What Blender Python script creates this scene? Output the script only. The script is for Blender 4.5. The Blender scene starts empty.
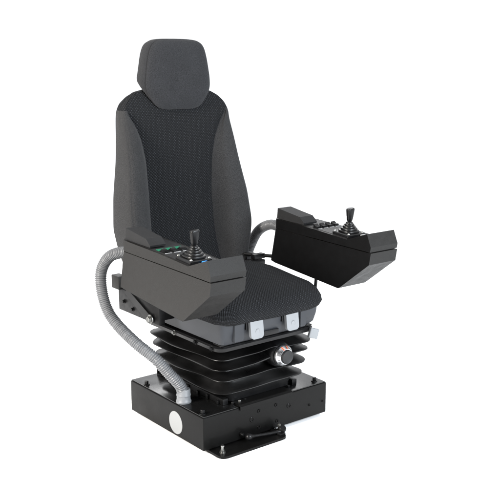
import bpy, bmesh, math, random
import numpy as np
from mathutils import Vector, Matrix

random.seed(7)
C = bpy.context.scene
R = math.radians

# ------------------------------------------------------------------ camera
cam_data = bpy.data.cameras.new("camera")
cam = bpy.data.objects.new("camera", cam_data)
C.collection.objects.link(cam)
cam_data.sensor_width = 36.0
cam_data.lens = 887.8 / 500 * 36
cam_data.clip_start = 0.05
cam_data.clip_end = 500
cam.location = (-1.8787, -2.5083, 1.2839)
cam.rotation_euler = (R(90 - 12.026), 0, R(-38.320))
C.camera = cam

# ------------------------------------------------------------------ white studio: even surround, soft boxes
world = bpy.data.worlds.new("World")
C.world = world
world.use_nodes = True
wn, wl = world.node_tree.nodes, world.node_tree.links
bg = wn["Background"]
bg.inputs[1].default_value = 1.14
# the studio: white sweep all round the far side, unlit room on the camera's side
w_tc = wn.new("ShaderNodeTexCoord")
w_dot = wn.new("ShaderNodeVectorMath")
w_dot.operation = 'DOT_PRODUCT'
w_dot.inputs[1].default_value = (math.sin(R(38)), math.cos(R(38)), 0.0)
wl.new(w_tc.outputs["Generated"], w_dot.inputs[0])
w_mr = wn.new("ShaderNodeMapRange")
w_mr.interpolation_type = 'SMOOTHSTEP'
w_mr.inputs["From Min"].default_value = -0.45
w_mr.inputs["From Max"].default_value = 0.25
w_mr.inputs["To Min"].default_value = 0.16
w_mr.inputs["To Max"].default_value = 1.0
wl.new(w_dot.outputs["Value"], w_mr.inputs["Value"])
w_col = wn.new("ShaderNodeVectorMath")
w_col.operation = 'SCALE'
w_col.inputs[0].default_value = (0.985, 1.0, 1.025)
wl.new(w_mr.outputs["Result"], w_col.inputs["Scale"])
wl.new(w_col.outputs["Vector"], bg.inputs[0])


def soft_box(name, loc, target, size, power, color=(1, 1, 1)):
    d = bpy.data.lights.new(name, 'AREA')
    d.shape = 'RECTANGLE'
    d.size, d.size_y = size
    d.energy = power
    d.color = color
    o = bpy.data.objects.new(name, d)
    C.collection.objects.link(o)
    o.location = loc
    o.rotation_euler = (Vector(target) - Vector(loc)).to_track_quat('-Z', 'Y').to_euler()
    return o


soft_box("soft_box_overhead", (0.2, 0.6, 3.8), (0.2, 0.4, 0), (5.0, 4.5), 80)
soft_box("soft_box_key", (-3.4, -0.1, 1.9), (0, 0, 0.45), (1.3, 1.5), 290, (1.0, 0.955, 0.90))
soft_box("soft_box_front", (0.6, -3.3, 1.7), (0, 0, 0.35), (1.6, 1.3), 235, (0.88, 0.94, 1.0))
soft_box("added_box_sweep", (2.2, 3.4, 2.6), (1.6, 2.6, 0), (3.0, 2.0), 80)  # added lamp, keeps the floor behind the chair white

C.view_settings.view_transform = 'Standard'
C.view_settings.look = 'None'
C.view_settings.exposure = 0
C.view_settings.gamma = 1


# ------------------------------------------------------------------ materials
def mat(name, col, rough=0.5, metal=0.0, spec=0.5, coat=0.0, coat_rough=0.1, var=0.0, var_scale=20.0,
        bump=0.0, bump_scale=400.0, rough_var=0.0, sheen=0.0, detail=3.0, grain=0.0, grain_scale=420.0):
    m = bpy.data.materials.new(name)
    m.use_nodes = True
    nt = m.node_tree
    N, L = nt.nodes, nt.links
    b = N["Principled BSDF"]
    b.inputs["Base Color"].default_value = (*col, 1)
    b.inputs["Roughness"].default_value = rough
    b.inputs["Metallic"].default_value = metal
    b.inputs["Specular IOR Level"].default_value = spec
    b.inputs["Coat Weight"].default_value = coat
    b.inputs["Coat Roughness"].default_value = coat_rough
    if sheen:
        b.inputs["Sheen Weight"].default_value = sheen
        b.inputs["Sheen Roughness"].default_value = 0.6
    tc = N.new("ShaderNodeTexCoord")
    if var or rough_var:
        n = N.new("ShaderNodeTexNoise")
        n.inputs["Scale"].default_value = var_scale
        n.inputs["Detail"].default_value = 6
        L.new(tc.outputs["Object"], n.inputs["Vector"])
        if var:
            mr = N.new("ShaderNodeMapRange")
            mr.inputs["From Min"].default_value = 0.3
            mr.inputs["From Max"].default_value = 0.7
            mr.inputs["To Min"].default_value = 1 - var
            mr.inputs["To Max"].default_value = 1 + var
            L.new(n.outputs["Fac"], mr.inputs["Value"])
            vm = N.new("ShaderNodeVectorMath")
            vm.operation = 'SCALE'
            vm.inputs[0].default_value = col
            L.new(mr.outputs["Result"], vm.inputs["Scale"])
            L.new(vm.outputs["Vector"], b.inputs["Base Color"])
            if grain:       # fine fleck of the yarn or of the moulded grain
                ng = N.new("ShaderNodeTexNoise")
                ng.inputs["Scale"].default_value = grain_scale
                ng.inputs["Detail"].default_value = 2
                L.new(tc.outputs["Object"], ng.inputs["Vector"])
                mg = N.new("ShaderNodeMapRange")
                mg.inputs["From Min"].default_value = 0.3
                mg.inputs["From Max"].default_value = 0.7
                mg.inputs["To Min"].default_value = 1 - grain
                mg.inputs["To Max"].default_value = 1 + grain
                L.new(ng.outputs["Fac"], mg.inputs["Value"])
                vg = N.new("ShaderNodeVectorMath")
                vg.operation = 'SCALE'
                L.new(vm.outputs["Vector"], vg.inputs[0])
                L.new(mg.outputs["Result"], vg.inputs["Scale"])
                L.new(vg.outputs["Vector"], b.inputs["Base Color"])
        if rough_var:
            mr = N.new("ShaderNodeMapRange")
            mr.inputs["From Min"].default_value = 0.3
            mr.inputs["From Max"].default_value = 0.7
            mr.inputs["To Min"].default_value = max(0.02, rough - rough_var)
            mr.inputs["To Max"].default_value = min(1, rough + rough_var)
            L.new(n.outputs["Fac"], mr.inputs["Value"])
            L.new(mr.outputs["Result"], b.inputs["Roughness"])
    if bump:
        n2 = N.new("ShaderNodeTexNoise")
        n2.inputs["Scale"].default_value = bump_scale
        n2.inputs["Detail"].default_value = detail
        L.new(tc.outputs["Object"], n2.inputs["Vector"])
        bp = N.new("ShaderNodeBump")
        bp.inputs["Strength"].default_value = bump
        bp.inputs["Distance"].default_value = 0.002
        L.new(n2.outputs["Fac"], bp.inputs["Height"])
        L.new(bp.outputs["Normal"], b.inputs["Normal"])
    return m


def knit_material():
    """spacer-mesh upholstery: staggered pale dots on a dark ground, laid in the panel's own UVs (metres)"""
    m = bpy.data.materials.new("knit_mesh_fabric")
    m.use_nodes = True
    nt = m.node_tree
    N, L = nt.nodes, nt.links
    b = N["Principled BSDF"]
    uv = N.new("ShaderNodeUVMap")
    uv.uv_map = "UVMap"
    nz = N.new("ShaderNodeTexNoise")
    nz.inputs["Scale"].default_value = 38
    L.new(uv.outputs["UV"], nz.inputs["Vector"])
    wob = N.new("ShaderNodeVectorMath")
    wob.operation = 'MULTIPLY_ADD'
    wob.inputs[1].default_value = (0.0045, 0.0035, 0)
    L.new(nz.outputs["Color"], wob.inputs[0])
    L.new(uv.outputs["UV"], wob.inputs[2])
    sp = N.new("ShaderNodeSeparateXYZ")
    L.new(wob.outputs["Vector"], sp.inputs[0])

    def M(op, a, b_=None, c=None):
        n = N.new("ShaderNodeMath")
        n.operation = op
        for i, v in enumerate((a, b_, c)):
            if v is None:
                continue
            if isinstance(v, (int, float)):
                n.inputs[i].default_value = v
            else:
                L.new(v, n.inputs[i])
        return n.outputs[0]
    p = 0.0112
    cu = M('COSINE', M('MULTIPLY', sp.outputs[0], 2 * math.pi / p))
    cv = M('COSINE', M('MULTIPLY', sp.outputs[1], 2 * math.pi / (p * 0.98)))
    prod = M('MULTIPLY', cu, cv)
    mr = N.new("ShaderNodeMapRange")
    mr.interpolation_type = 'SMOOTHSTEP'
    mr.inputs["From Min"].default_value = 0.25
    mr.inputs["From Max"].default_value = 0.95
    L.new(prod, mr.inputs["Value"])
    # broad vertical stripes of stronger and weaker dots
    st = M('MULTIPLY_ADD', M('COSINE', M('MULTIPLY', sp.outputs[0], 2 * math.pi / (p * 2))), 0.30, 0.70)
    n3 = N.new("ShaderNodeTexNoise")
    n3.inputs["Scale"].default_value = 130
    n3.inputs["Detail"].default_value = 4
    L.new(uv.outputs["UV"], n3.inputs["Vector"])
    dots = M('MULTIPLY', M('MULTIPLY', mr.outputs["Result"], st), M('MULTIPLY_ADD', n3.outputs["Fac"], 2.2, -0.1))
    mx = N.new("ShaderNodeMix")
    mx.data_type = 'RGBA'
    mx.inputs[6].default_value = (0.0096, 0.0100, 0.0110, 1)
    mx.inputs[7].default_value = (0.036, 0.038, 0.042, 1)
    L.new(dots, mx.inputs[0])
    L.new(mx.outputs[2], b.inputs["Base Color"])
    b.inputs["Roughness"].default_value = 0.95
    b.inputs["Specular IOR Level"].default_value = 0.15
    bp = N.new("ShaderNodeBump")
    bp.inputs["Strength"].default_value = 0.9
    bp.inputs["Distance"].default_value = 0.0026
    L.new(prod, bp.inputs["Height"])
    L.new(bp.outputs["Normal"], b.inputs["Normal"])
    return m


M_KNIT = knit_material()
M_FABRIC = mat("plain_grey_fabric", (0.0205, 0.0206, 0.0214), 0.95, spec=0.12, var=0.07, var_scale=14, grain=0.45, bump=0.6,
               bump_scale=900, sheen=0.06)
M_HEAD = mat("headrest_fabric", (0.0185, 0.019, 0.0208), 0.95, spec=0.12, var=0.06, var_scale=20, grain=0.40, bump=0.6,
             bump_scale=900, sheen=0.05)
M_CONSOLE = mat("grained_grey_plastic", (0.0168, 0.0163, 0.0157), 0.42, spec=0.10, var=0.08, var_scale=40, grain=0.22, grain_scale=650, bump=0.25,
                bump_scale=700, rough_var=0.08)
M_DECK = mat("dark_deck_plastic", (0.010, 0.0102, 0.011), 0.55, spec=0.35, bump=0.2, bump_scale=700)
M_INNER = mat("black_side_plastic", (0.0028, 0.0028, 0.003), 0.5, spec=0.1, var=0.2, var_scale=30)
M_PAD = mat("armrest_foam", (0.0105, 0.0106, 0.0112), 0.75, spec=0.25, bump=0.35, bump_scale=600, var=0.1)
M_PAINT = mat("black_paint", (0.0032, 0.0031, 0.0030), 0.42, spec=0.10, coat=0.05, coat_rough=0.12, bump=0.06,
              bump_scale=160, rough_var=0.08, var=0.2, var_scale=12)
M_GLOSS = mat("black_gloss_paint", (0.004, 0.004, 0.004), 0.2, spec=0.42, coat=0.0, coat_rough=0.07, bump=0.05,
              bump_scale=160, rough_var=0.08)
M_STEEL_BLACK = mat("black_satin_steel", (0.0038, 0.0038, 0.0040), 0.40, spec=0.18, rough_var=0.1, var=0.2, var_scale=50)
M_RUBBER = mat("bellows_rubber", (0.0024, 0.0023, 0.0023), 0.37, spec=0.36, rough_var=0.12, var=0.35, var_scale=9,
               bump=0.12, bump_scale=60)
M_BLACK = mat("black_plastic", (0.0036, 0.0036, 0.0039), 0.36, spec=0.24, rough_var=0.06)
M_PAN = mat("blue_grey_plastic", (0.0185, 0.0205, 0.0245), 0.5, spec=0.35, var=0.08, bump=0.12, bump_scale=500)
M_LATCH = mat("light_grey_plastic", (0.200, 0.207, 0.214), 0.5, spec=0.4, var=0.04)
M_HOSE = mat("grey_conduit_plastic", (0.105, 0.108, 0.113), 0.36, spec=0.45, var=0.08, var_scale=25, rough_var=0.08)
M_FITTING = mat("pale_conduit_plastic", (0.150, 0.157, 0.165), 0.45, spec=0.4, var=0.05)
M_SILVER = mat("brushed_silver", (0.62, 0.63, 0.65), 0.28, metal=1.0, rough_var=0.08, var=0.1, var_scale=80)
M_ZINC = mat("zinc_plate", (0.26, 0.26, 0.25), 0.38, metal=1.0, var=0.2, var_scale=90)
M_STICKER = mat("white_vinyl", (0.25, 0.256, 0.257), 0.5, spec=0.3)
M_GREEN = mat("green_print", (0.0, 0.13, 0.065), 0.5)
M_WHITE = mat("white_print", (0.30, 0.31, 0.32), 0.6)
M_ORANGE = mat("orange_print", (0.75, 0.10, 0.02), 0.5)
M_BLUE = mat("blue_print", (0.02, 0.20, 0.55), 0.4)
M_FLOOR = mat("white_studio_floor", (0.95, 0.95, 0.95), 0.9, spec=0.0)


# ------------------------------------------------------------------ helpers
def link(name, bm, m, parent=None, smooth=None, mats=None):
    """one bmesh -> one mesh object; smooth is the auto-smooth angle in degrees (None = flat)"""
    me = bpy.data.meshes.new(name)
    bmesh.ops.recalc_face_normals(bm, faces=bm.faces[:])
    if smooth is not None:
        for f in bm.faces:
            f.smooth = True
        for e in bm.edges:
            if len(e.link_faces) == 2 and e.calc_face_angle(0) > R(smooth):
                e.smooth = False
    bm.to_mesh(me)
    bm.free()
    for x in (mats or [m]):
        me.materials.append(x)
    o = bpy.data.objects.new(name, me)
    C.collection.objects.link(o)
    o.parent = parent
    return o


def bevel(bm, w, seg=2, angle=25):
    es = [e for e in bm.edges if len(e.link_faces) == 2 and e.calc_face_angle(0) > R(angle)]
    bmesh.ops.bevel(bm, geom=es, offset=w, segments=seg, profile=0.6, affect='EDGES', clamp_overlap=True)


def add_box(bm, lo, hi, mtx=None):
    lo, hi = Vector(lo), Vector(hi)
    r = bmesh.ops.create_cube(bm, size=1)
    vs = r['verts']
    for v in vs:
        v.co = Vector((lo[i] + (v.co[i] + .5) * (hi[i] - lo[i]) for i in range(3)))
        if mtx:
            v.co = mtx @ v.co
    return vs


def box(lo, hi, bev=0.002, seg=2, mtx=None):
    bm = bmesh.new()
    add_box(bm, lo, hi, mtx)
    if bev:
        bevel(bm, bev, seg)
    return bm


def frame_for(axis):
    z = Vector(axis).normalized()
    x = z.orthogonal().normalized()
    y = z.cross(x)
    return Matrix((x, y, z)).transposed()


def add_lathe(bm, prof, origin, axis=(0, 0, 1), n=32, phase=0.0):
    """prof: list of (radius, height along axis)"""
    F = frame_for(axis)
    o = Vector(origin)
    rings = []
    for r, h in prof:
        if r < 1e-6:
            rings.append([bm.verts.new(o + F @ Vector((0, 0, h)))])
        else:
            rings.append([bm.verts.new(o + F @ Vector((r * math.cos(2 * math.pi * i / n + phase),
                                                       r * math.sin(2 * math.pi * i / n + phase), h)))
                          for i in range(n)])
    for a, b in zip(rings, rings[1:]):
        for i in range(n):
            j = (i + 1) % n
            if len(a) == 1 and len(b) == 1:
                continue
            if len(a) == 1:
                bm.faces.new((a[0], b[i], b[j]))
            elif len(b) == 1:
                bm.faces.new((a[i], a[j], b[0]))
            else:
                bm.faces.new((a[i], a[j], b[j], b[i]))
    for rg in (rings[0], rings[-1]):
        if len(rg) > 1:
            bm.faces.new(rg)


def lathe(*a, **k):
    bm = bmesh.new()
    add_lathe(bm, *a, **k)
    return bm


def spline(pts, step):
    """Catmull-Rom through pts, resampled at equal arc steps"""
    P = [np.array(p, float) for p in pts]
    P = [2 * P[0] - P[1]] + P + [2 * P[-1] - P[-2]]
    out = []
    for i in range(1, len(P) - 2):
        for t in np.linspace(0, 1, 60, endpoint=False):
            a, b, c, d = P[i - 1:i + 3]
            out.append(0.5 * (2 * b + (c - a) * t + (2 * a - 5 * b + 4 * c - d) * t * t + (3 * b - a - 3 * c + d) * t ** 3))
    out.append(P[-2])
    out = np.array(out)
    s = np.concatenate([[0], np.cumsum(np.linalg.norm(np.diff(out, axis=0), axis=1))])
    n = max(2, int(s[-1] / step))
    q = np.linspace(0, s[-1], n + 1)
    return np.stack([np.interp(q, s, out[:, k]) for k in range(3)], 1), q


def add_tube(bm, path, radii, n=20, cap=True):
    rings = []
    T0 = None
    X = None
    for i, p in enumerate(path):
        t = Vector(path[min(i + 1, len(path) - 1)] - path[max(i - 1, 0)]).normalized()
        if X is None:
            X = t.orthogonal().normalized()
        else:
            X = (X - t * X.dot(t)).normalized()
        Y = t.cross(X)
        r = radii[i] if hasattr(radii, '__len__') else radii
        rings.append([bm.verts.new(Vector(p) + (X * math.cos(2 * math.pi * k / n) + Y * math.sin(2 * math.pi * k / n)) * r)
                      for k in range(n)])
    for a, b in zip(rings, rings[1:]):
        for i in range(n):
            j = (i + 1) % n
            bm.faces.new((a[i], a[j], b[j], b[i]))
    if cap:
        bm.faces.new(rings[0])
        bm.faces.new(rings[-1])


def rod(p0, p1, r, n=16):
    bm = bmesh.new()
    add_tube(bm, [np.array(p0, float), np.array(p1, float)], r, n)
    return bm


def rounded_rect(hx, hy0, hy1, r, n=8, cx=0.0, extra=6):
    """plan outline, counter-clockwise; corners of radius r, sides split so they can bend"""
    pts = []
    cs = [(hx - r, hy0 + r, -90), (hx - r, hy1 - r, 0), (-hx + r, hy1 - r, 90), (-hx + r, hy0 + r, 180)]
    for k, (x, y, a0) in enumerate(cs):
        for i in range(n + 1):
            a = R(a0 + 90 * i / n)
            pts.append((cx + x + r * math.cos(a), y + r * math.sin(a)))
        nx, ny, na = cs[(k + 1) % 4]
        e = (cx + nx + r * math.cos(R(na)), ny + r * math.sin(R(na)))
        s = pts[-1]
        for i in range(1, extra):
            t = i / extra
            pts.append((s[0] + (e[0] - s[0]) * t, s[1] + (e[1] - s[1]) * t))
    return pts


def loft(bm, rings, cap0=True, cap1=True):
    V = [[bm.verts.new(p) for p in rg] for rg in rings]
    n = len(V[0])
    for a, b in zip(V, V[1:]):
        for i in range(n):
            j = (i + 1) % n
            bm.faces.new((a[i], a[j], b[j], b[i]))
    if cap0:
        bm.faces.new(V[0])
    if cap1:
        bm.faces.new(V[-1])
    return V


def wobble(p, s, amp):
    """smooth repeatable unevenness"""
    x, y, z = p
    return amp * (math.sin(x * s + 1.3 + 2.1 * z * s) * math.sin(y * s * 1.17 + .4) + 0.6 * math.sin(z * s * 1.9 + x * s * .7 + y * s * 1.3 + 2))


# ------------------------------------------------------------------ the surface it stands on
bm = bmesh.new()
bmesh.ops.create_grid(bm, x_segments=8, y_segments=8, size=3.4)
for v in bm.verts:
    v.co.z = -0.0133
floor = link("floor", bm, M_FLOOR)
floor["kind"] = "structure"

# ------------------------------------------------------------------ the chair
chair = bpy.data.objects.new("operator_chair", None)
C.collection.objects.link(chair)
chair.location = (0, 0, -0.0128)
CH_INV = Matrix.Translation((0, 0, 0.0128))
chair["label"] = "black and grey operator chair with joystick consoles on bellows suspension and square black base"
chair["category"] = "chair"


def part(name, bm, m, parent=chair, smooth=None, label=None, mats=None):
    o = link(name, bm, m, parent, smooth, mats)
    if parent is chair:
        o.location = (0, 0, 0.0128)
    if label:
        o["label"] = label
    return o


# ---- base box
HX, HY, HZ = 0.28, 0.234, 0.1205
bm = bmesh.new()
add_box(bm, (-HX, -HY, 0), (HX, HY, HZ - 0.004))
bevel(bm, 0.0035, 3)
base = part("base_box", bm, M_PAINT, smooth=35)
part("top_plate", box((-HX + .004, -HY + .0035, HZ - 0.0038), (HX - .004, HY - .0035, HZ), 0.0012, 2), M_GLOSS, base, 35)
bm = bmesh.new()
add_lathe(bm, [(0, .0012), (.0405, .0012), (.041, .0006), (.041, 0)], (-HX, -0.068, 0.049), (-1, 0, 0), 48)
part("sticker", bm, M_STICKER, base, 30, "white blank round sticker on the side of the base")


def hexbolt(pos, axis, r, h, m, parent, washer=True, name="bolt", phase=0.3):
    bm = bmesh.new()
    if washer:
        add_lathe(bm, [(0, h * .22), (r * 1.45, h * .22), (r * 1.5, 0)], pos, axis, 20)
    b2 = bmesh.new()
    add_lathe(b2, [(r * .8, h * .2), (r, h * .3), (r, h * .9), (r * .85, h), (0, h)], pos, axis, 6, phase)
    tmp = bpy.data.meshes.new("t")
    b2.to_mesh(tmp)
    b2.free()
    bm.from_mesh(tmp)
    bpy.data.meshes.remove(tmp)
    return part(name, bm, m, parent, 20)


for x, y in ((-.262, .150), (-.262, -.205), (.246, -.205), (.246, .17)):
    hexbolt((x, y, HZ), (0, 0, 1), .0078, .015, M_STEEL_BLACK, base)
# shallow painted screw heads on the front
for x, z, r in ((-.073, .061, .010), (-.042, .085, .007), (-.042, .026, .007), (.097, .070, .010), (.036, .088, .007),
                (.041, .026, .007), (.196, .048, .005), (.262, .047, .004)):
    bm = bmesh.new()
    add_lathe(bm, [(r * .5, .0004), (r * .55, .0022), (r * .8, .0026), (r, .0012), (r * 1.02, 0)], (x, -HY, z), (0, -1, 0), 20)
    part("screw_head", bm, M_PAINT, base, 40)

# tongue plate that laps over the front edge of the base, under the bellows
bm = bmesh.new()
prof = [(-.10, .1215), (-.10, .1275), (-.2325, .1275), (-.2405, .1215), (-.2405, .108), (-.2372, .108), (-.2372, .1212)]
ra = [[(x, y, z) for y, z in prof] for x in (-.128, .108)]
loft(bm, ra)
bevel(bm, .0012, 2)
part("front_tongue", bm, M_PAINT, base, 35)
# rear corner angle bracket, slide rails on the top plate
bm = bmesh.new()
add_box(bm, (-.175, .185, HZ + .0005), (-.115, .215, HZ + .006))
add_box(bm, (-.175, .212, HZ + .0005), (-.115, .218, HZ + .036))
bevel(bm, .001, 2)
part("angle_bracket", bm, M_STEEL_BLACK, base, 35)
bm = bmesh.new()
add_lathe(bm, [(0, 0), (.012, 0), (.012, .025), (.010, .028), (0, .028)], (-.135, .19, HZ + .006), (0, 0, 1), 16)
part("lock_pin", bm, M_BLACK, base, 35)
for x in (-.165, .15):
    bm = bmesh.new()
    add_box(bm, (x, -.19, HZ + .0005), (x + .022, .19, HZ + .022))
    for k in range(6):
        yy = -.17 + k * .06
        add_box(bm, (x - .008, yy, HZ + .0005), (x - .0005, yy + .012, HZ + .014 + .004 * (k % 2)))
    bevel(bm, .0015, 2)
    part("slide_rail", bm, M_STEEL_BLACK, base, 35)
for k, (x, y) in enumerate(((-.135, -.205), (-.105, -.205), (-.08, -.203), (.122, -.2))):
    hexbolt((x, y, HZ), (0, 0, 1), .0058, .011, M_STEEL_BLACK if k != 1 else M_ZINC, base, name="rail_bolt")

# ---- foot plate underneath with its swivel lever
bm = bmesh.new()
out = []
poly = [(-.256, -.306, .032), (.036, -.306, .030), (.036, -.15, .0), (.235, -.15, .02), (.235, .19, .03), (-.22, .19, .03), (-.22, -.17, .03), (-.255, -.20, .02)]
for k, (x, y, r) in enumerate(poly):
    p, a, b = Vector((x, y)), Vector(poly[k - 1][:2]), Vector(poly[(k + 1) % len(poly)][:2])
    if r == 0:
        out.append(p)
        continue
    da, db = (a - p).normalized(), (b - p).normalized()
    for i in range(9):
        t = i / 8
        out.append((p + da * r) * (1 - t) ** 2 + p * 2 * t * (1 - t) + (p + db * r) * t ** 2)
loft(bm, [[(v.x, v.y, z) for v in out] for z in (-.0126, -.0040)])
bevel(bm, .002, 2, 60)
plate = part("foot_plate", bm, M_PAINT, smooth=40)
bm = bmesh.new()
add_box(bm, (-.19, -.21, -.0040), (-.02, .15, 0.0))
part("spacer", bm, M_STEEL_BLACK, plate, 35)
for x, y in ((-.229, -.272),):
    bm = bmesh.new()
    add_lathe(bm, [(0, 0), (.0115, 0), (.0115, .002), (.0085, .0022), (.009, .009), (.005, .0095), (.0045, .022), (.0065, .0225), (.006, .026), (0, .026)],
              (x, y, -.0040), (0, 0, 1), 14)
    part("stud", bm, M_ZINC, plate, 40, "bare zinc stud on the foot plate")
bm = bmesh.new()
path, q = spline([(-.108, -.264, .0165), (-.07, -.266, .012), (-.02, -.268, .006), (.032, -.268, .001)], .004)
rad = [0.0062 + .0055 * math.exp(-((s) / .012) ** 2) + .004 * math.exp(-((q[-1] - s) / .012) ** 2) for s in q]
add_tube(bm, path, rad, 16)
lev = part("swivel_lever", bm, M_STEEL_BLACK, smooth=50)
bm = bmesh.new()
bmesh.ops.create_uvsphere(bm, u_segments=20, v_segments=14, radius=.0135, matrix=Matrix.Translation((-.110, -.264, .0165)))
part("ball_knob", bm, M_BLACK, lev, 60)
part("pivot_hub", lathe([(0, -.012), (.013, -.012), (.015, -.009), (.015, .009), (.012, .013), (0, .013)], (.036, -.266, .0055), (0, -.6, 1), 20),
     M_STEEL_BLACK, lev, 40)
part("pivot_nut", lathe([(0, 0), (.0065, 0), (.0065, .008), (.004, .009), (.004, .013), (0, .013)], (.028, -.260, .018), (0, -.3, 1), 6),
     M_ZINC, lev, 20)
part("stop_pin", lathe([(0, 0), (.0055, 0), (.0055, .014), (.004, .016), (0, .016)], (-.124, -.235, .023), (0, -1, 0), 14), M_STEEL_BLACK, lev, 40)
part("pivot_bracket", box((.008, -.290, -.0038), (.034, -.236, .002), .001), M_STEEL_BLACK, lev, 35)

# ---- suspension bellows
bm = bmesh.new()
folds = [  # z, half width, front y, back y, is tip
    (.320, .170, -.196, .18, 0), (.300, .218, -.243, .226, 1), (.286, .166, -.194, .175, 0), (.264, .211, -.236, .219, 1),
    (.248, .160, -.189, .168, 0), (.219, .204, -.229, .212, 1), (.203, .154, -.182, .160, 0), (.172, .195, -.221, .200, 1),
    (.160, .152, -.182, .155, 0)]
rings = []


def bell_ring(z, hx, y0, y1, tip):
    base_ring = rounded_rect(hx, y0, y1, .050, 10, 0, 14)
    rg = []
    for x, y in base_ring:
        zz = z
        # the folds ride up round the adjuster and sag along the left side
        if y < y0 + .1:
            zz += .010 * math.exp(-((x - .02) / .05) ** 2) * (z - .15) / .15
        zz += wobble((x, y, z * 3), 14, .0030)
        k = 1 + wobble((x, y, z * 5), 22, .006)
        sag = .012 * math.exp(-((y - .05) / .12) ** 2) if x < -hx + .03 else 0
        rg.append(Vector((x * k, y * k, zz - sag * .6)))
    return rg


seq = []
for k in range(len(folds) - 1):
    z0, a0, f0, b0, t0 = folds[k]
    z1, a1, f1, b1, t1 = folds[k + 1]
    if t0:
        z0 -= .0022
    if t1:
        z1 += .0022
    for t in ((0, .2, .4, .6, .8, .93) if t1 else (.0, .04, .15, .35, .6, .8, .93)):
        e = t ** 1.6 if t1 else 1 - (1 - t) ** 1.45
        g = t ** .85 if t1 else t ** 1.5
        seq.append((z0 + (z1 - z0) * g, a0 + (a1 - a0) * e, f0 + (f1 - f0) * e, b0 + (b1 - b0) * e, 0))
    if t1:      # rounded bead along the lip
        for dz, o in ((.0022, -.0022), (.0017, -.0008), (.0008, 0), (-.0008, 0), (-.0017, -.0008)):
            seq.append((folds[k + 1][0] + dz, a1 + o, f1 - o, b1 + o, 0))
seq.append(folds[-1])
loft(bm, [bell_ring(*s) for s in seq])
bel = part("bellows", bm, M_RUBBER, smooth=50)
bm = bmesh.new()
loft(bm, [[Vector((x, y, z)) for x, y in rounded_rect(h, f, b, .025, 5)] for z, h, f, b in
          ((.160, .150, -.196, .155), (.139, .143, -.191, .15), (.1285, .143, -.191, .15))])
bevel(bm, .002, 2, 60)
part("bellows_frame", bm, M_BLACK, bel, 40)

# ---- weight adjuster
kc = Vector((.052, -.205, .274))
part("adjuster_housing", lathe([(.045, -.02), (.047, .02), (.043, .036), (.039, .040), (0, .040)], kc, (0, -1, 0), 40), M_BLACK, smooth=45)
bm = lathe([(.036, .0), (.038, .002), (.038, .012), (.0365, .0145), (.0275, .026), (.026, .0262), (0, .0262)], kc + Vector((0, -.0402, 0)), (0, -1, 0), 64)
knob = part("weight_knob", bm, M_SILVER, smooth=35)
bm = lathe([(.0255, 0), (.0255, .004), (.0235, .008), (.021, .0086), (.019, .0074), (0, .0070)], kc + Vector((0, -.0665, 0)), (0, -1, 0), 48)
part("knob_face", bm, M_DECK, knob, 35)


def knob_mark(ang, w, m, name, r0=.0275, r1=.0365):
    bm = bmesh.new()
    vs = []
    for rr, yy in ((r1, .0145), (r0, .026)):
        for s in (-1, 1):
            a = R(ang) + s * w / rr
            vs.append(bm.verts.new(kc + Vector(((rr + .0004) * math.sin(a), -.0402 - yy - .0005, (rr + .0004) * math.cos(a)))))
    f = bm.faces.new((vs[0], vs[1], vs[3], vs[2]))
    g = bmesh.ops.extrude_face_region(bm, geom=[f])
    for v in [x for x in g['geom'] if isinstance(x, bmesh.types.BMVert)]:
        v.co.y += .0008
    part(name, bm, m, knob)


knob_mark(-22, .0022, M_ORANGE, "red_mark")
knob_mark(12, .0013, M_ORANGE, "red_mark")
for a in (-75, -62, -48, -105, -120, 38, 52):
    knob_mark(a, .0006, M_DECK, "scale_mark", .030, .0345)

# ---- suspension top frame
bm = bmesh.new()
loft(bm, [[Vector((x, y, z)) for x, y in rounded_rect(h, f, b, .03, 6)] for z, h, f, b in
          ((.327, .19, -.215, .21), (.332, .214, -.238, .23), (.3445, .217, -.240, .235), (.350, .212, -.235, .235))])
bevel(bm, .002, 2, 50)
top = part("suspension_frame", bm, M_BLACK, smooth=35)
for y in (.028, -.105, -.20):
    hexbolt((-.216, y, .340), (-1, 0, .25), .0062, .010, M_ZINC if y == .028 else M_STEEL_BLACK, top, name="frame_bolt")
bm = bmesh.new()
add_box(bm, (-.205, -.232, .3505), (.205, -.19, .356))
bevel(bm, .0015)
part("front_rail", bm, M_STEEL_BLACK, top, 35)
# adjuster paddle at the right
p0, p1 = Vector((.185, -.215, .349)), Vector((.190, -.252, .338))
part("paddle_rod", rod(p0, p1, .0055), M_BLACK, top, 40)
mt = Matrix.Translation((.193, -.254, .330)) @ Matrix.Rotation(R(18), 4, 'Y') @ Matrix.Rotation(R(-14), 4, 'Z')
part("paddle", box((-.018, -.008, -.020), (.018, .008, .017), .004, 3, mt), M_LATCH, top, 40, "small light grey paddle at the end of a rod")

# ---- seat pan (blue-grey shell)
bm = bmesh.new()
rr = []
for z, h, f, b, r in ((.352, .196, -.232, .2, .014), (.360, .210, -.244, .21, .016), (.40, .2165, -.2505, .215, .018), (.428, .220, -.254, .22, .02),
                      (.440, .2215, -.2545, .22, .02)):
    rr.append([Vector((x, y, z + (.020 * max(0, (abs(x) - .165) / .055) if (z < .37 and y < -.1 and x > 0) else 0))) for x, y in rounded_rect(h, f, b, r, 8)])
loft(bm, rr)
pan = part("seat_pan", bm, M_PAN, smooth=50)
for x0, x1 in ((-.168, -.124), (.124, .156)):
    bm = bmesh.new()
    loft(bm, [[Vector((x, y, z)) for x, y in ((x0 + s, -.245), (x1 - s, -.245), (x1 - s - .003, -.258 + s), (x0 + s + .003, -.258 + s))] for z, s in ((.364, .003), (.372, 0), (.425, 0))])
    bevel(bm, .0025, 2)
    part("guide_rib", bm, M_PAN, pan, 35)
bm = bmesh.new()
add_box(bm, (-.034, -.2525, .360), (.032, -.2475, .378))
bevel(bm, .003)
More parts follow.
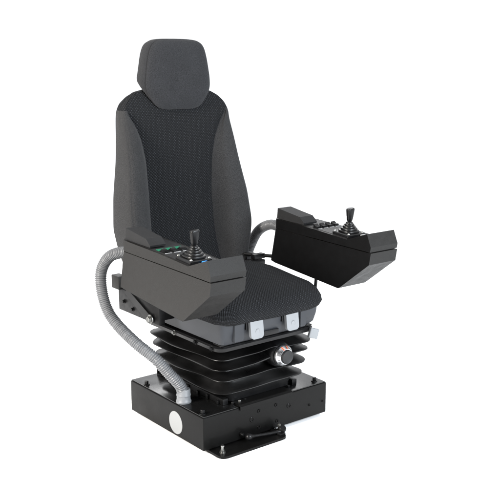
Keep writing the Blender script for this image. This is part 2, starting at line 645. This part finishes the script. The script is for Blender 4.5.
part("pan_slot", bm, M_BLACK, pan, 35)


def release_latch(xc):
    W, zt, zb = .0275, .430, .367
    bm = bmesh.new()
    # outline of the pull: straight sides, rounded lower corners
    ol = [(-W, zt), (-W, zb + .014)]
    for i in range(9):
        a = R(180 + 90 * i / 8)
        ol.append((-W + .014 + .014 * math.cos(a), zb + .014 + .014 * math.sin(a)))
    for i in range(9):
        a = R(270 + 90 * i / 8)
        ol.append((W - .014 + .014 * math.cos(a), zb + .014 + .014 * math.sin(a)))
    ol += [(W, zt)]
    yf = lambda z: -.268 - .008 * (zt - z) / (zt - zb)
    loft(bm, [[Vector((xc + x, yf(z) + d, z)) for x, z in ol] for d in (.0, .012)])
    bevel(bm, .0032, 3, 40)
    o = part("release_latch", bm, M_LATCH, smooth=40)
    bm = bmesh.new()   # neck that hooks back over the pan lip
    add_box(bm, (xc - W + .002, -.262, zt - .008), (xc + W - .002, -.238, zt + .004))
    bevel(bm, .003, 3)
    part("latch_neck", bm, M_LATCH, o, 40)
    bm = bmesh.new()   # raised ring symbol
    zc = zb + .024
    add_lathe(bm, [(0, .0002), (.0072, .0002), (.0080, .0010), (.0094, .0010), (.0102, -.001)], (xc + .002, yf(zc) + .0002, zc), (0, -1, 0), 24)
    part("raised_symbol", bm, M_LATCH, o, 40)
    bm = bmesh.new()
    add_box(bm, (xc - W - .010, -.259, zt - .030), (xc - W - .002, -.245, zt - .001))
    bevel(bm, .002)
    part("latch_pivot", bm, M_BLACK, o, 35)


release_latch(-.080)
release_latch(.0785)

# ---- seat cushion
bm = bmesh.new()
uvs = {}
prof = [(-.022, .426, -.070), (-.008, .435, -.055), (-.0005, .450, -.038), (-.001, .466, -.020), (-.008, .481, 0), (-.021, .4925, .017), (-.041, .4995, .037),
        (-.07, .5030, .062), (-.10, .5035, .092), (-.135, .503, .127), (-.17, .5015, .162), (-.20, .5005, .195)]
HXS, F, B = .239, -.290, .20


def seat_ring(off, z):
    h, f, b = HXS + off, F - off, B + off
    r = max(.02, (.070 if z < .45 else .070 + (z - .45) * .5) + off * .6)
    r = min(r, h - .001 if h > .002 else r)
    pts = rounded_rect(max(h, .03), f, b, min(r, max(h, .03) * .95), 10, 0, 14)
    out = []
    for x, y in pts:
        zz = z
        xn = min(1, abs(x) / HXS)
        zz += (.008 * xn ** 2 - .004) * max(0, min(1, (z - .44) / .06))      # low side rolls
        zz += .031 * max(0, min(1, (y + .25) / .27)) ** .8 * max(0, min(1, (z - .43) / .05))
        zz += .004 * math.exp(-((y + .2) / .06) ** 2) * max(0, min(1, (z - .44) / .06))
        zz += wobble((x, y, z), 17, .0012)
        out.append(Vector((x, y, zz)))
    return out


RS = [seat_ring(o, z) for o, z, a in prof]
V = loft(bm, RS, True, True)
uvl = bm.loops.layers.uv.new("UVMap")
uvof = {}
c0 = Vector((0, (F + B) / 2, 0))
nr = len(V[0])
ring0 = [Vector((v.co.x, v.co.y)) for v in V[4]]
for k, rg in enumerate(V):
    for i, v in enumerate(rg):
        if k >= 4:
            uvof[v] = (v.co.x, v.co.y)
        else:
            t = (ring0[(i + 1) % nr] - ring0[i - 1]).normalized()
            nrm = Vector((t.y, -t.x))
            ext = -prof[k][2] * (1 - 2.2 * nrm.x ** 2 * nrm.y ** 2)
            uvof[v] = (ring0[i].x + nrm.x * ext, ring0[i].y + nrm.y * ext)
for f in bm.faces:
    for lp in f.loops:
        lp[uvl].uv = uvof[lp.vert]
seat = part("seat_cushion", bm, M_KNIT, smooth=60)

# ---- backrest
ZT = [.40, .46, .50, .54, .60, .67, .79, .92, 1.0, 1.06, 1.10, 1.13, 1.155, 1.172, 1.183, 1.188]
TW = [.19, .212, .228, .247, .262, .275, .268, .250, .244, .241, .237, .223, .196, .165, .115, .05]
TC = [.19, .205, .225, .25, .268, .28, .290, .294, .296, .299, .303, .310, .318, .328, .339, .348]
TB = [.03, .045, .06, .072, .085, .09, .078, .050, .030, .012, .004, 0, 0, 0, 0, 0]
TK = [.30, .32, .335, .35, .36, .366, .372, .378, .382, .386, .389, .388, .382, .374, .364, .356]
TS = [.15, .15, .15, .15, .15, .146, .143, .150, .166, .192, .222, .212, .185, .155, .105, .045]


def smooth_table(zq, tab):
    # blur the piecewise-linear table a little so that it has no kinks; keep the crown of the shoulders exact
    s = 0.022 * np.clip((1.17 - zq) / .1, 0.02, 1)
    acc = 0
    for d, w in zip((-1, -.5, 0, .5, 1), (.12, .22, .32, .22, .12)):
        acc = acc + w * np.interp(zq + d * s, ZT, tab)
    return acc


zq = np.concatenate([np.linspace(.40, 1.09, 62), np.linspace(1.10, 1.17, 12)[0:], 1.17 + .018 * np.sin(np.linspace(.12, 1, 9) * math.pi / 2)])
tabs = [smooth_table(zq, t) for t in (TW, TC, TB, TK, TS)]
SUB = 6


def catmull(P, sub):
    P = [2 * P[0] - P[1]] + list(P) + [2 * P[-1] - P[-2]]
    out = []
    for i in range(1, len(P) - 2):
        a, b, c, d = P[i - 1:i + 3]
        for k in range(sub):
            t = k / sub
            out.append(0.5 * (2 * b + (c - a) * t + (2 * a - 5 * b + 4 * c - d) * t * t + (3 * b - a - 3 * c + d) * t ** 3))
    out.append(P[-2])
    return out


SEAM = 2 * SUB
rows = []
for z, w, yc, b, yb, xs in zip(zq, *tabs):
    xs = min(xs, w * .94)
    xc = max(.885 * w, xs + .45 * (w - xs))
    thin = max(.3, min(1, w / .2))
    P = [(0, yc), (.5 * xs, yc - .002), (xs, yc - .002), (xs + .46 * (xc - xs), yc - .80 * b), (xc, yc - b), (xc + .80 * (w - xc), yc - b + .007 * thin),
         (w, yc - b + .032 * thin), (w * .997, yb - .045 * thin), (.95 * w, yb - .012), (.78 * w, yb), (.4 * w, yb + .004), (0, yb + .004)]
    half = catmull([np.array(p) for p in P], SUB)
    # stitched seam dips in
    for j in range(len(half)):
        d = abs(j - SEAM)
        e = abs(j - 5 * SUB)
        if e <= 1 and z < 1.09:
            half[j] = half[j] + np.array((-.0016, .0020)) * (1 if e == 0 else .2)
        if d <= 1 and z < 1.1:
            half[j] = half[j] + np.array((0, .0055 if d == 0 else .0015))
    ring = [(x, y) for x, y in half] + [(-x, y) for x, y in half[-2:0:-1]]
    arc = [0]
    for p, q2 in zip(half, half[1:]):
        arc.append(arc[-1] + float(np.linalg.norm(q2 - p)))
    arcs = arc + [-a for a in arc[-2:0:-1]]
    rows.append(([Vector((x, y, z + wobble((x, y, z), 13, .0008))) for x, y in ring], arcs))
NC = len(rows[0][0])


def is_knit(i, j):
    jj = min(j, NC - 1 - j)        # faces counted from the front centre line outwards
    return jj < SEAM or zq[i] > 1.104


def back_mesh(want_knit):
    bm = bmesh.new()
    uvl = bm.loops.layers.uv.new("UVMap")
    cache = {}

    def v(i, j):
        j %= NC
        if (i, j) not in cache:
            cache[(i, j)] = bm.verts.new(rows[i][0][j])
        return cache[(i, j)]
    for i in range(len(rows) - 1):
        for j in range(NC):
            if is_knit(i, j) != want_knit:
                continue
            q4 = [(i, j), (i, j + 1), (i + 1, j + 1), (i + 1, j)]
            f = bm.faces.new([v(*k) for k in q4])
            back = (NC // 2 - 1 < j)
            for lp, (a, c) in zip(f.loops, q4):
                u = rows[a][1][c % NC]
                if back and c % NC == 0:
                    u = 0
                if j == NC // 2 and c == NC // 2:
                    u = -u
                lp[uvl].uv = (u, rows[a][0][0].z)
    for i, wk in ((0, False), (len(rows) - 1, True)):
        if wk == want_knit:
            f = bm.faces.new([v(i, j) for j in range(NC)])
            for lp in f.loops:
                lp[uvl].uv = (lp.vert.co.x, lp.vert.co.z)
    return bm


back = part("backrest", back_mesh(False), M_FABRIC, smooth=70)
part("knit_panel", back_mesh(True), M_KNIT, back, 70, "dark dotted knit panel down the middle and over the shoulders")

# ---- headrest
oh = [(0, 1.3635), (.065, 1.362), (.098, 1.355), (.118, 1.338), (.130, 1.305), (.139, 1.26), (.1455, 1.215), (.143, 1.178), (.122, 1.142), (.094, 1.114),
      (.055, 1.1045), (0, 1.104)]
half = catmull([np.array(p) for p in oh], 7)
olh = [(x, z) for x, z in half] + [(-x, z) for x, z in half[-2:0:-1]]
zc = 1.235
lay = [(.125, .2800), (.10, .2802), (.07, .2812), (.04, .2838), (.022, .2876), (.011, .2925), (.0045, .2980), (.0026, .3015), (.0062, .3045), (.0006, .3080), (-.0012, .325),
       (-.001, .345), (.003, .362), (.010, .375), (.024, .385), (.045, .390), (.08, .393), (.12, .394)]
rg = []
for d, y in lay:
    out = []
    for x, z in olh:
        k = 1 - d / .142
        X, Z = x * k, zc + (z - zc) * k
        lo = 1.104 + max(0, (y - .303) / .065) * .068
        if Z < zc:
            Z = zc - (zc - Z) * (zc - lo) / (zc - 1.104) if y > .303 else Z
        Y = y + .02 * (Z - 1.104) * .5 - .004
        out.append(Vector((X, Y + wobble((X, y, Z), 25, .0007), Z)))
    rg.append(out)
bm = bmesh.new()
loft(bm, rg)
part("headrest", bm, M_HEAD, smooth=70)

# ---- consoles
YR = .0452


def console_prism(bm, prof, xl, xr, rear, cut=.016, push=.020):
    """profile (y, z) swept across the console; the rear upright corners are cut back"""
    rings = []
    for x, rearward in ((xl, 0), (xl + cut, 1), (xr - cut, 1), (xr, 0)):
        rings.append([(x, y + (push * rearward if k in rear else 0), z) for k, (y, z) in enumerate(prof)])
    V = loft(bm, rings)
    return V


def console(xl, xr, inner_sign, tag):
    def blacken(ob):            # the side towards the seat is a black panel
        for p in ob.data.polygons:
            if abs(p.normal.x) > .6 and p.normal.x * inner_sign > 0 and inner_sign * p.center.x > inner_sign * (xr if inner_sign > 0 else xl) - .004:
                p.material_index = 1
    body_prof = [(YR + .004, .6555), (-.4525, .6432), (-.4455, .6020), (-.3020, .4930), (.0767, .5270)]
    bm = bmesh.new()
    console_prism(bm, body_prof, xl, xr, (0, 4))
    bevel(bm, .0022, 2)
    # neck under the lid, so that the shut line stays dark
    add_box(bm, (xl + .004, -.438, .62), (xr - .004, YR + .004, .652))
    nk = [(YR + .004, .64), (YR + .004, .662), (-.440, .650), (-.440, .63)]
    loft(bm, [[(x, y, z) for y, z in nk] for x in (xl + .004, xr - .004)])
    o = part("control_console", bm, None, smooth=30, label=tag, mats=[M_CONSOLE, M_INNER])
    blacken(o)
    bm = bmesh.new()
    lid_prof = [(YR + .0025, .6585), (YR + .001, .6955), (-.175, .6860), (-.335, .6745), (-.4330, .7085), (-.4525, .6640), (-.4495, .6465)]
    console_prism(bm, lid_prof, xl - .0008, xr + .0008, (0, 1))
    bevel(bm, .0022, 2)
    blacken(part("lid", bm, None, o, 30, mats=[M_CONSOLE, M_INNER]))
    # dark deck inlay on the lid, following its slope
    bm = bmesh.new()
    dk = [(.055, .6962), (-.175, .6872), (-.325, .6764)]
    ins = .009
    loft(bm, [[(x, y, z) for y, z in dk] + [(x, y, z - .003) for y, z in reversed(dk)] for x in (xl + ins, xr - ins)])
    part("deck_panel", bm, M_DECK, o, 20)
    # folded bottom flange
    bm = bmesh.new()
    fl = [(.070, .5240), (-.290, .4915)]
    loft(bm, [[(x, y, z) for y, z in fl] + [(x, y, z - .003) for y, z in reversed(fl)] for x in (xl + .006, xr - .006)])
    part("bottom_plate", bm, M_STEEL_BLACK, o, 20)
    # armrest pad: wedge, sloping nose
    px0, px1 = (xl + .006, xl + .066) if inner_sign > 0 else (xl + .001, xl + .066)
    ap = [(.044, .6975), (.040, .737), (-.086, .7195), (-.110, .700), (-.108, .6935)]
    bm = bmesh.new()
    loft(bm, [[(x, y, z) for y, z in ap] for x in (px0, px1)])
    bevel(bm, .0028, 3)
    part("armrest_pad", bm, M_PAD, o, 30)
    return o


def deck_z(y):
    return float(np.interp(y, [-.335, -.175, .06], [.6757, .6872, .6964]))


WL = (-.4000, -.2684)
WR = (.2684, .4000)
con_l = console(*WL, +1, "grey outer side of the console facing out, green lettered switches")
con_r = console(*WR, -1, "console with its black inner side showing")

ANG = math.atan2(.6872 - .6757, .16)


def deck_matrix(x, y):
    return Matrix.Translation((x, y, deck_z(y))) @ Matrix.Rotation(ANG, 4, 'X')


for xl, o, green in ((WL[0], con_l, True), (WR[0], con_r, False)):
    n = 3 if green else 4
    for k in range(n):
        xx = xl + (.026 + .034 * k if green else .024 + .029 * k)
        yy = -.168 if green else -.158
        mt = deck_matrix(xx, yy)
        bm = bmesh.new()
        add_box(bm, (-.0115, -.013, .0004), (.0115, .013, .004), mt)
        # rocker: two facets
        hk = .5 if green else 1
        rk = [(-.011, .004), (-.011, .004 + .004 * hk), (0, .004 + .002 * hk), (.011, .004 + .0085 * hk), (.011, .004)]
        loft(bm, [[mt @ Vector((x, y, z)) for y, z in rk] for x in (-.0095, .0095)])
        bevel(bm, .0008, 2)
        part("rocker_switch", bm, M_BLACK, o, 30)
        m2 = deck_matrix(xx, yy)
        if green:
            bm = bmesh.new()
            add_box(bm, (-.0135, .014, .0004), (.0135, .034, .0020), m2)
            part("green_label", bm, M_GREEN, o, None, "green label strip behind a switch")
        bm = bmesh.new()
        for q3 in range(4 if green else 3):
            add_box(bm, (-.012 + q3 * .0062, -.023, .0004), (-.012 + q3 * .0062 + .0048, -.0175, .0012), m2)
        part("print_mark", bm, M_WHITE, o)
    # blue label tab at the left joystick; at the right, a highlight painted white
    mt = Matrix.Translation((xl + .058 if green else xl + .075, -.3405, .6765))
    part("label_highlight_tab", box((-.009, -.005, 0), (.009, .005, .0075), .001, 1, mt), M_BLUE if green else M_STICKER, o, None,
         "small blue tab in front of the joystick" if green else "highlight in front of the joystick, painted as a small white tab")


# ---- joysticks
def joystick():
    root = bpy.data.objects.new("joystick", None)
    C.collection.objects.link(root)
    root.parent = chair
    bm = bmesh.new()
    loft(bm, [[Vector((x, y, z)) for x, y in rounded_rect(h, -h, h, .008, 4, 0, 3)] for z, h in ((.0006, .043), (.009, .043), (.0115, .040))])
    bevel(bm, .001, 2, 50)
    part("base_plate", bm, M_BLACK, root, 35)
    for sx in (-1, 1):
        for sy in (-1, 1):
            part("screw", lathe([(0, 0), (.0052, 0), (.0052, .002), (.0035, .0042), (.0018, .0044), (.0015, .003), (0, .003)],
                                (sx * .034, sy * .034, .0114), (0, 0, 1), 14), M_ZINC, root, 40)
    bm = bmesh.new()
    pr = [(.033, .0116), (.0345, .015), (.0335, .019), (.028, .0205), (.0285, .0245), (.0275, .0275), (.0225, .029), (.023, .0325), (.022, .0355), (.0175, .037),
          (.018, .0400), (.017, .0430), (.0125, .0445), (.0125, .048), (.0095, .0510), (0, .0515)]
    for k in range(len(pr) - 1):
        pass
    add_lathe(bm, pr, (0, 0, 0), (0, 0, 1), 32)
    for v in bm.verts:      # square-ish skirt that turns round towards the neck
        a = math.atan2(v.co.y, v.co.x)
        k = max(0, 1 - (v.co.z - .011) / .03)
        v.co.x *= 1 + .13 * k * (1 - math.cos(4 * a)) / 2
        v.co.y *= 1 + .13 * k * (1 - math.cos(4 * a)) / 2
    part("rubber_boot", bm, M_RUBBER, root, 50)
    bm = bmesh.new()
    add_lathe(bm, [(.0078, .046), (.0082, .052), (.0110, .056), (.0125, .064), (.0142, .077), (.0158, .090), (.0165, .096), (.0156, .1005), (.0125, .1025), (0, .103)],
              (0, 0, 0), (0, 0, 1), 28)
    for v in bm.verts:
        v.co.y *= .82
        if v.co.z > .09 and v.co.x > 0:
            v.co.z += v.co.x * .12
        # thumb flat
        if v.co.y < -.0075:
            v.co.y = -.0075 - (-.0075 - v.co.y) * .3
    part("grip", bm, M_BLACK, root, 45)
    return root


jz = deck_z(-.288)
j0 = joystick()
j0.location = (-.348, -.290, jz + .0128)
j0.rotation_euler = (ANG, 0, 0)
j0.scale = (1, 1, .93)
j1 = j0.copy()
C.collection.objects.link(j1)
for ch in list(j0.children):
    c = ch.copy()
    C.collection.objects.link(c)
    c.parent = j1
j1.location = (.322, -.290, jz + .0128)

# ---- arm brackets
def arm_bracket(s):
    bm = bmesh.new()
    X = lambda x: s * x
    def bx(a, b):
        lo = [min(p, q) for p, q in zip(a, b)]
        hi = [max(p, q) for p, q in zip(a, b)]
        add_box(bm, lo, hi)
    bx((X(.272), .0, .387), (X(.296), .275, .468))          # rail beside the pan
    bx((X(.205), .03, .392), (X(.272), .07, .425))           # cross members to the frame
    bx((X(.205), .20, .392), (X(.272), .24, .425))
    if s < 0:
        bx((X(.280), .045, .468), (X(.292), .07, .528))       # upright to the console
    bevel(bm, .0025, 2)
    o = part("arm_bracket", bm, M_STEEL_BLACK, smooth=35)
    bm = bmesh.new()
    tri = [(.22, .462), (.20, .480), (.05, .415), (.05, .390), (.075, .390)]
    loft(bm, [[(X(x), y, z) for y, z in tri] for x in (.2975, .303)])
    bevel(bm, .001, 1)
    part("gusset", bm, M_BLACK, o, 30)
    bm = bmesh.new()
    a, b = (X(.268), .262, .462), (X(.302), .315, .512)
    add_box(bm, [min(p, q) for p, q in zip(a, b)], [max(p, q) for p, q in zip(a, b)])
    bevel(bm, .003, 2)
    part("end_block", bm, M_CONSOLE, o, 35)
    hexbolt((X(.303), .045, .402), (s, 0, 0), .0115, .014, M_ZINC, o, name="pivot_bolt")
    hexbolt((X(.296), .175, .408), (s, 0, 0), .006, .008, M_STEEL_BLACK, o, name="rail_screw")
    hexbolt((X(.296), .235, .425), (s, 0, 0), .006, .008, M_STEEL_BLACK, o, name="rail_screw")
    return o


arm_bracket(-1)
arm_bracket(1)
# hinge of the backrest and fold latch showing between seat and right console
bm = bmesh.new()
add_box(bm, (.190, .095, .512), (.255, .140, .530))
add_box(bm, (.210, .105, .532), (.262, .130, .552))
bevel(bm, .003, 2)
part("fold_latch", bm, M_BLACK, smooth=35)
part("fold_arm", rod((.21, .17, .545), (.30, .06, .540), .007), M_STEEL_BLACK, smooth=40)
part("recliner_cover", box((.226, .14, .46), (.246, .235, .55), .008, 3), M_PAN, smooth=40)
part("support_post", rod((.272, -.17, .43), (.278, -.172, .506), .006), M_BLACK, smooth=40)

# ---- corrugated cable hoses
def hose(pts, name="cable_hose"):
    path, q = spline(pts, .00115)
    pitch = .0072
    rad = []
    for s in q:
        c = .5 + .5 * math.cos(2 * math.pi * s / pitch)
        rad.append(.0174 + .0032 * (c ** .6))
    bm = bmesh.new()
    add_tube(bm, path, rad, 28)
    return part(name, bm, M_HOSE, smooth=60)


hl = hose([(-.352, .066, .640), (-.366, .105, .640), (-.392, .160, .618), (-.408, .192, .566), (-.412, .190, .500), (-.406, .166, .430), (-.392, .120, .380), (-.366, .042, .328),
           (-.330, -.020, .282), (-.292, -.057, .224), (-.263, -.072, .184), (-.2525, -.0755, .150), (-.2515, -.076, .138)])
bm = lathe([(0, 0), (.0262, 0), (.0270, .002), (.0270, .006), (.0244, .009), (.0238, .024), (.0252, .0255), (.0252, .029), (.0238, .031), (.0238, .046), (.0222, .049), (.0180, .049)], (-.2545, -.075, HZ), (0, 0, 1), 36)
# keep the fitting wholly on the top plate
part("hose_fitting", bm, M_FITTING, hl, 40).location.x = .004
hr = hose([(.334, .070, .640), (.334, .105, .648), (.333, .165, .648), (.332, .235, .612), (.330, .285, .540), (.318, .305, .470), (.27, .31, .39), (.20, .30, .33), (.12, .27, .30)])
part("hose_fitting", lathe([(0, 0), (.029, 0), (.030, .01), (.0265, .03), (.0215, .03)], (.334, .066, .640), (0, 1, 0), 32), M_FITTING, hr, 40)
